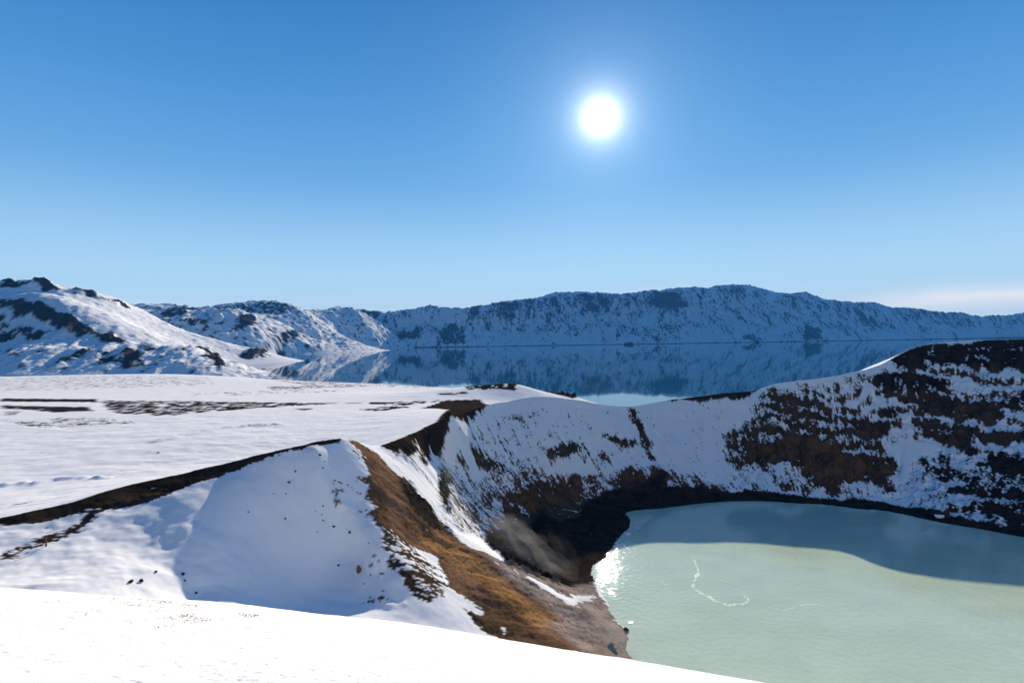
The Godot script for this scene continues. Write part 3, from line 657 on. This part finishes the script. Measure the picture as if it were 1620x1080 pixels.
func sky_image() -> Image:
	var w := 2048
	var h := 1024
	var im := Image.create(w, h, false, Image.FORMAT_RGBF)
	im.fill(Color(0.30, 0.40, 0.50))
	var sun := TO_SUN.normalized()
	var wisps := noise(31, 1.0, 4)
	# colour of the clear air at some heights above the horizon (degrees)
	var heights := [0.0, 5.0, 15.0, 30.0, 50.0, 90.0]
	var tones := [Vector3(0.90, 1.02, 1.06), Vector3(0.54, 0.82, 1.02), Vector3(0.165, 0.43, 0.80), Vector3(0.038, 0.215, 0.55), Vector3(0.028, 0.145, 0.42), Vector3(0.018, 0.09, 0.30)]
	for j in h / 2 + 1:
		var el := (0.5 - (j + 0.5) / h) * PI
		var deg := maxf(rad_to_deg(el), 0.0)
		var s := 0
		while s < 4 and heights[s + 1] < deg:
			s += 1
		var base: Vector3 = tones[s].cubic_interpolate(tones[s + 1], tones[maxi(s - 1, 0)], tones[mini(s + 2, 5)], (deg - heights[s]) / (heights[s + 1] - heights[s]))
		var ce := cos(el)
		for i in w:
			var az := (i + 0.5) / w * TAU
			var dir := Vector3(sin(az) * ce, sin(el), -cos(az) * ce)
			var c := base
			var g := rad_to_deg(dir.angle_to(sun))
			c *= lerpf(1.0, 0.42, smoothstep(42.0, 125.0, g))
			if g < 60.0:
				c += Vector3(0.55, 0.85, 1.0) * 0.08 * exp(-g / 14.0) + Vector3(0.8, 0.92, 1.0) * 0.30 * exp(-g / 5.0)
				if g < 14.0:
					c += Vector3(1.0, 0.97, 0.92) * (4.0 * exp(-g / 0.95) + 12.0 * exp(-pow(g / 0.7, 2.0)))
			if deg < 12.0:
				var a := rad_to_deg(az)
				if a > 180.0:
					a -= 360.0
				if a > 20.0 and a < 95.0:
					var mid := 2.6 + 0.012 * (a - 30.0) + 0.15 * wisps.get_noise_2d(a * 0.08, 3.0)
					var k := exp(-pow((deg - mid) / 0.75, 2.0)) * smoothstep(27.0, 38.0, a) * smoothstep(95.0, 70.0, a)
					k *= clampf(1.05 + 1.0 * wisps.get_noise_2d(a * 0.07 + 5.0, deg * 1.9), 0.0, 1.0)
					c = c.lerp(Vector3(1.25, 1.22, 1.15), k)
				if a > 5.0 and a < 25.0:
					var k := exp(-pow((deg - 4.6) / 0.5, 2.0)) * smoothstep(8.0, 15.0, a) * smoothstep(25.0, 17.0, a)
					c = c.lerp(Vector3(0.9, 0.93, 0.95), 0.5 * k * clampf(0.4 + wisps.get_noise_2d(a * 0.3, deg * 3.0), 0.0, 1.0))
			im.set_pixel(i, j, Color(c.x, c.y, c.z))
	return im

func _ready() -> void:
	# --- camera
	var cam := Camera3D.new()
	cam.name = "camera"
	cam.fov = 61.93
	cam.near = 0.1
	cam.far = 20000.0
	cam.transform = Transform3D(Basis(Vector3.RIGHT, deg_to_rad(-0.318)) * Basis(Vector3.BACK, deg_to_rad(-0.7)), EYE)
	add_child(cam)
	# --- sky, air, sun, exposure
	var env := Environment.new()
	env.background_mode = Environment.BG_SKY
	var sky := Sky.new()
	var pano := PanoramaSkyMaterial.new()
	pano.panorama = ImageTexture.create_from_image(sky_image())
	sky.sky_material = pano
	env.sky = sky
	env.tonemap_mode = Environment.TONE_MAPPER_LINEAR
	env.background_energy_multiplier = 0.71
	env.tonemap_exposure = 1.40
	env.sdfgi_enabled = true
	env.ssao_enabled = true
	env.ssil_enabled = true
	env.fog_enabled = true
	env.fog_density = 0.000065
	env.volumetric_fog_enabled = true
	env.volumetric_fog_density = 0.0
	env.fog_light_color = Color(0.30, 0.65, 1.0)
	var we := WorldEnvironment.new()
	we.name = "air"
	we.environment = env
	add_child(we)
	var sun := DirectionalLight3D.new()
	sun.name = "sun"
	sun.light_energy = 1.6
	sun.light_angular_distance = 0.53
	sun.light_color = Color(1.0, 0.94, 0.84)
	sun.shadow_enabled = true
	sun.look_at_from_position(TO_SUN * 100.0, Vector3.ZERO)
	add_child(sun)
	print("sky at ", Time.get_ticks_msec())
	# --- the shape of the land
	outer_h = Spline.new(RIM_LINE + OUTER_POINTS).fill(Field.new(-720, 432, -60, 912, 6.0))
	inner_h = Spline.new(RIM_LINE + INNER_POINTS).fill(Field.new(-162, 264, -48, 276, 3.0))
	left_h = Spline.new(LEFT_POINTS).fill(Field.new(-2925, -240, 660, 3510, 15.0))
	print("splines at ", Time.get_ticks_msec())
	rim_side = make_rim_side()
	snow_rib = flat_line(SNOW_RIB)
	wall_rib = flat_line(WALL_RIB)
	snow_bank = flat_line(SNOW_BANK)
	snow_step = flat_line(SNOW_STEP)
	near_cover = Cover.new(-430, 340, 60, 720, 1.0, ROCK.D, 0.0, NEAR_PATCHES, ROCK, 1)
	left_cover = Cover.new(-2000, -240, 680, 3300, 7.0, ROCK.M, 0.16, LEFT_PATCHES, ROCK, 1)
	wall_cover = Cover.new(-1300, 5700, -60, 1400, 14.0, ROCK.W, 0.22, WALL_PATCHES, ROCK, 1)
	print("cover at ", Time.get_ticks_msec())
	var near_mat := ground_material(3.0, 0.35, 41)
	var far_mat := ground_material(60.0, 0.5, 42)
	var snow_mat := ground_material(1.9, 0.9, 43)
	sheet("foreground_snow", -20, 20, 0.1, -6, 30, 0.1, "near", snow_mat)
	sheet("crater_slope", -112, 224, 0.4, 70, 268, 0.4, "near", near_mat)
	sheet("snow_plain", -330, -112, 0.7, 80, 268, 1.0, "near", near_mat)
	sheet("snow_plain_far", -700, 330, 1.3, 268, 900, 3.0, "near", near_mat)
	sheet("crater_slope_near", -330, 224, 3.0, -40, 70, 3.0, "near", near_mat, Rect2(-19.9, -5.9, 39.8, 35.8))
	sheet("crater_slope_side", 224, 420, 4.0, -40, 268, 4.0, "near", near_mat)
	sheet("mountain", -1350, -260, 3.2, 700, 1500, 4.0, "left", far_mat)
	sheet("mountain_far", -2900, -420, 7.0, 1500, 3480, 8.0, "left", far_mat)
	sheet("caldera_wall", -1250, 5300, 6.0, -40, 1100, 6.0, "wall", far_mat)
	# --- water
	var lake := PlaneMesh.new()
	lake.size = Vector2(9000, 6600)
	var lake_mat := StandardMaterial3D.new()
	lake_mat.albedo_color = Color(0.002, 0.070, 0.140).linear_to_srgb()
	lake_mat.roughness = 0.03
	lake.material = lake_mat
	setting("lake", lake).position = Vector3(2500, 10, -290 - 3300)
	var st := SurfaceTool.new()
	st.begin(Mesh.PRIMITIVE_TRIANGLES)
	var silt := noise(33, 0.05, 4)
	for j in 86:
		for i in 84:
			for q in [Vector2(0, 0), Vector2(0, 1), Vector2(1, 0), Vector2(1, 0), Vector2(0, 1), Vector2(1, 1)]:
				var p := Vector2(6 + 2.1 * (i + q.x), 52 + 2.0 * (j + q.y))
				var k := 1.0 + 0.10 * silt.get_noise_2d(p.x + 8.0 * silt.get_noise_2d(p.y * 0.5, p.x), p.y * 1.6)
				st.set_normal(Vector3.UP)
				st.set_color(Color(0.54 * k, 0.66 * k, 0.51 * k))
				st.add_vertex(Vector3(p.x, 0, -p.y))
	var pool_mat := StandardMaterial3D.new()
	pool_mat.vertex_color_use_as_albedo = true
	pool_mat.roughness = 0.012
	pool_mat.normal_enabled = true
	pool_mat.normal_texture = bump_texture(51, 0.035, 1, 8.0)
	pool_mat.normal_scale = 0.055
	pool_mat.uv1_triplanar = true
	pool_mat.uv1_world_triplanar = true
	pool_mat.uv1_scale = Vector3.ONE / 32.0
	st.set_material(pool_mat)
	setting("crater_lake", st.commit())
	details()
	print("done at ", Time.get_ticks_msec())

func rock_mesh(s: int, tall: float, mat: Material) -> ArrayMesh:
	# an angular stone: a ball cut by random planes
	var rng := RandomNumberGenerator.new()
	rng.seed = s
	var cuts := []
	for i in 16:
		cuts.append([Vector3(rng.randf_range(-1, 1), rng.randf_range(-1, 1), rng.randf_range(-1, 1)).normalized(), rng.randf_range(0.55, 0.85)])
	var st := SurfaceTool.new()
	st.begin(Mesh.PRIMITIVE_TRIANGLES)
	st.set_smooth_group(-1)
	var rows := 10
	var cols := 16
	var p := []
	for j in rows + 1:
		var row := []
		for i in cols:
			var a := PI * j / rows
			var b := TAU * i / cols
			var q := Vector3(sin(a) * cos(b), cos(a), sin(a) * sin(b))
			var r := 1.0
			for c in cuts:
				var k: float = q.dot(c[0])
				if k > 0.05:
					r = minf(r, c[1] / k)
			q *= r
			row.append(Vector3(q.x, q.y * tall, q.z * 0.8))
		p.append(row)
	for j in rows:
		for i in cols:
			var i2 := (i + 1) % cols
			for q in [p[j][i], p[j][i2], p[j + 1][i], p[j][i2], p[j + 1][i2], p[j + 1][i]]:
				st.add_vertex(q)
	st.generate_normals()
	st.set_material(mat)
	return st.commit()

func plain_material(c: Color, rough := 0.9) -> StandardMaterial3D:
	var m := StandardMaterial3D.new()
	m.albedo_color = c.linear_to_srgb()
	m.roughness = rough
	m.metallic_specular = 0.3
	return m

func stone_material(c: Color, tile: float, s: int) -> StandardMaterial3D:
	var m := plain_material(Color.WHITE)
	m.albedo_color = Color.WHITE
	var t := NoiseTexture2D.new()
	t.width = 256
	t.height = 256
	t.seamless = true
	t.noise = noise(s, 0.03, 5)
	var g := Gradient.new()
	g.set_color(0, Color(c.r * 0.45, c.g * 0.45, c.b * 0.45).linear_to_srgb())
	g.set_color(1, Color(c.r * 1.7, c.g * 1.7, c.b * 1.7).linear_to_srgb())
	t.color_ramp = g
	m.albedo_texture = t
	m.normal_enabled = true
	m.normal_texture = bump_texture(s + 1, 0.03, 5, 8.0, 256)
	m.uv1_triplanar = true
	m.uv1_world_triplanar = true
	m.uv1_scale = Vector3.ONE / tile
	return m

func place(called: String, mesh: Mesh, at: Vector3, size: float, turn: float, label: String, category: String, group := "") -> MeshInstance3D:
	var o := MeshInstance3D.new()
	o.name = called
	o.mesh = mesh
	o.position = at
	o.rotation.y = turn
	o.scale = Vector3.ONE * size
	add_child(o, true)
	var count := 0
	var full := called
	while get_node_or_null(NodePath(full)) != null and get_node(NodePath(full)) != o:
		count += 1
		full = "%s_%03d" % [called, count]
	o.name = full
	tag(o, label, category, group)
	return o

func on_ground(x: float, d: float) -> Vector3:
	return Vector3(x, near_ground(x, d), -d)

func ribbon(line: Array, width: float, s: int, y: float, mat: Material) -> ArrayMesh:
	var rng := RandomNumberGenerator.new()
	rng.seed = s
	var wob := noise(s, 0.5, 3)
	var pts := PackedVector2Array()
	for i in line.size() - 1:
		for k in 10:
			pts.append(line[i].cubic_interpolate(line[i + 1], line[maxi(i - 1, 0)], line[mini(i + 2, line.size() - 1)], k / 10.0))
	var st := SurfaceTool.new()
	st.begin(Mesh.PRIMITIVE_TRIANGLES)
	var last_a := Vector3()
	var last_b := Vector3()
	for i in pts.size():
		var t := (pts[mini(i + 1, pts.size() - 1)] - pts[maxi(i - 1, 0)]).normalized()
		var n := Vector2(-t.y, t.x)
		var ends := sin(PI * (i + 0.5) / pts.size())
		var wa := width * ends * maxf(0.0, 0.4 + 1.7 * wob.get_noise_2d(i * 0.7, 0.0))
		var wb := width * ends * maxf(0.0, 0.4 + 1.7 * wob.get_noise_2d(i * 0.7, 60.0))
		var a := pts[i] + n * wa
		var b := pts[i] - n * wb
		var va := Vector3(a.x, y, -a.y)
		var vb := Vector3(b.x, y, -b.y)
		if i > 0:
			for q in [last_a, va, last_b, va, vb, last_b]:
				st.set_normal(Vector3.UP)
				st.add_vertex(q)
		last_a = va
		last_b = vb
	st.set_material(mat)
	return st.commit()

func steam(label: String, from: Vector3, to: Vector3, size: Vector3, count: int, thick: float, s: int) -> void:
	var rng := RandomNumberGenerator.new()
	rng.seed = s
	var o := Node3D.new()
	o.name = "steam_plume" if not has_node("steam_plume") else "steam_plume_%03d" % (s - 21)
	add_child(o, true)
	o.position = from
	var tilt := atan2(to.y - from.y, to.x - from.x)
	tag(o, label, "steam")
	o.set_meta("kind", "stuff")
	for k in count:
		var t := rng.randf()
		var f := FogVolume.new()
		f.name = "steam_puff"
		f.shape = RenderingServer.FOG_VOLUME_SHAPE_ELLIPSOID
		f.size = size * Vector3(rng.randf_range(0.5, 1.6), rng.randf_range(0.25, 1.0), rng.randf_range(0.3, 0.9))
		f.position = (to - from) * t + size * Vector3(rng.randfn(), rng.randfn(), rng.randfn()) * 0.35
		f.rotation = Vector3(rng.randf_range(-0.4, 0.4), rng.randf_range(-0.5, 0.5), tilt + rng.randf_range(-0.5, 0.5))
		var m := FogMaterial.new()
		m.density = thick * rng.randf_range(0.5, 1.5)
		m.albedo = Color(0.97, 0.97, 0.97)
		f.material = m
		o.add_child(f, true)

func details() -> void:
	var dark := stone_material(Color(0.040, 0.028, 0.022), 0.8, 61)
	var brown := stone_material(Color(0.13, 0.075, 0.045), 0.8, 63)
	var lava := stone_material(Color(0.022, 0.020, 0.020), 4.0, 65)
	var far_rock := stone_material(Color(0.035, 0.033, 0.033), 25.0, 67)
	var stones := []
	for k in 5:
		stones.append(rock_mesh(70 + k, [0.8, 0.6, 0.9, 0.7, 1.1][k], dark))
	var rng := RandomNumberGenerator.new()
	rng.seed = 5
	for i in BOULDER_SPOTS.size():
		var s: Vector3 = BOULDER_SPOTS[i]
		var row: Array = BOULDER_WORDS[i]
		var size: float = row[0] * 0.6
		place("boulder", stones[i % 5], on_ground(s.x, s.y) + Vector3(0, size * 0.25, 0), size, rng.randf() * TAU, row[1], "rock", "dark stones on the snow slope")
	place("boulder", rock_mesh(90, 1.9, brown), on_ground(-28.8, 104.4) + Vector3(0, 0.55, 0), 0.55, 0.7, "upright brown boulder casting a long shadow on the sunlit snow", "rock")
	place("boulder", rock_mesh(91, 0.8, dark), Vector3(22.6, 0.15, -116.0), 0.75, 1.0, "dark pointed rock standing in the milky lake by the shore", "rock")
	var ice := plain_material(Color(0.80, 0.83, 0.86), 0.5)
	place("ice_floe", rock_mesh(92, 0.10, ice), Vector3(24.2, 0.02, -119.1), 0.85, 0.4, "small white ice floe on the milky lake beside the dark rock", "ice")
	place("ice_floe", rock_mesh(93, 0.3, ice), Vector3(34.5, 0.1, -172.5), 1.3, 0.4, "larger snowy ice lump at the shaded corner of the milky lake", "ice")
	place("ice_floe", rock_mesh(94, 0.35, ice), Vector3(38.6, 0.1, -178.0), 0.7, 1.4, "smaller snowy ice lump at the shaded dark shore, behind the larger one", "ice")
	place("ice_floe", rock_mesh(95, 0.35, ice), on_ground(137.0, 182.6) + Vector3(0, 0.2, 0), 2.0, 0.2, "snow lump on the black shore below the right crater wall", "ice")
	place("rock_island", rock_mesh(96, 0.55, far_rock), Vector3(745.0, 8.0, -3610.0), 44.0, 0.3, "dark rock island rising from the blue lake below the far cliffs", "island")
	place("rock_island", rock_mesh(97, 0.7, far_rock), Vector3(1755.0, 8.0, -4080.0), 32.0, 1.3, "dark rock stack at the waterline of the far shore, right of the island", "island")
	for i in 26:
		var x := rng.randf_range(14.0, 46.0)
		var d := 420.0 + rng.randf_range(-9.0, 7.0)
		var size := rng.randf_range(1.0, 2.8)
		place("lava_block", rock_mesh(100 + i % 6, rng.randf_range(0.6, 1.0), lava), on_ground(x, d) + Vector3(0, size * 0.2, 0), size, rng.randf() * TAU, "angular black lava block in the heap on the rocky lakeshore point", "rock", "lava blocks on the rocky point")
	# trail post on the left
	var post := Node3D.new()
	post.name = "trail_post"
	add_child(post)
	post.position = on_ground(-72.0, 87.2)
	tag(post, "thin brown wooden trail post beside the bare footpath at the left", "post")
	var wood := stone_material(Color(0.12, 0.075, 0.045), 0.5, 69)
	for part in [["shaft", Vector3(0.16, 1.5, 0.16), Vector3(0, 0.6, 0)], ["cap", Vector3(0.24, 0.10, 0.24), Vector3(0, 1.40, 0)]]:
		var b := BoxMesh.new()
		b.size = part[1]
		b.material = wood
		var o := MeshInstance3D.new()
		o.name = part[0]
		o.mesh = b
		o.position = part[2]
		post.add_child(o, true)
	# foam on the crater lake
	var foam := plain_material(Color(0.58, 0.68, 0.56), 0.7)
	var words := ["broad pale foam streak winding across the sunlit milky lake", "thin faint foam line on the milky lake, right of the broad streak", "short faint foam wisp on the milky lake, left of the broad streak"]
	for i in 3:
		var f := place("foam_streak", ribbon(FOAM_LINES[i], [0.75, 0.3, 0.2][i], 80 + i, 0.012, foam), Vector3.ZERO, 1.0, 0.0, words[i], "foam")
	# steam from the hot ground
	steam("pale steam drifting over the black hollow behind the brown spur", Vector3(10, 2.5, -140), Vector3(-4, 13, -145), Vector3(7, 3.5, 6), 120, 0.010, 21)
	steam("faint steam rising up the snowy gully beside the brown spur", Vector3(-11, 13, -136), Vector3(-18, 29, -149), Vector3(2.6, 4, 3), 60, 0.022, 22)
	steam("thin steam along the pale shore of the milky lake", Vector3(21, 0.8, -105), Vector3(14, 4, -124), Vector3(3.6, 2.4, 3.5), 80, 0.024, 23)
	# dead grass tips in the near snow
	var straw := plain_material(Color(0.30, 0.18, 0.085))
	for i in GRASS_SPOTS.size():
		var s: Vector3 = GRASS_SPOTS[i]
		var st := SurfaceTool.new()
		st.begin(Mesh.PRIMITIVE_TRIANGLES)
		var base := on_ground(s.x, s.y)
		var clumps := []
		for k in 9:
			var r: float = GRASS_WORDS[i][1] * sqrt(rng.randf())
			var a := rng.randf() * TAU
			clumps.append(Vector2(r * cos(a) * 1.5, r * sin(a) * 2.2))
		for k in int(GRASS_WORDS[i][0]):
			var at: Vector2 = clumps[rng.randi() % 9]
			var x := at.x + rng.randfn() * 0.05
			var d := at.y + rng.randfn() * 0.07
			var q := on_ground(s.x + x, s.y + d) - base
			var lean := Vector3(rng.randf_range(-1, 1), rng.randf_range(0.3, 0.9), rng.randf_range(-1, 1)).normalized() * rng.randf_range(0.012, 0.035)
			var side := lean.cross(Vector3(rng.randf_range(-1, 1), rng.randf_range(-1, 1), rng.randf_range(-1, 1))).normalized() * 0.003
			for e in [q - side, q + lean, q + side]:
				st.add_vertex(e)
		st.generate_normals()
		st.set_material(straw)
		place("grass_tuft", st.commit(), base, 1.0, 0.0, GRASS_WORDS[i][2], "grass", "dead grass tips in the near snow").set_meta("kind", "stuff")
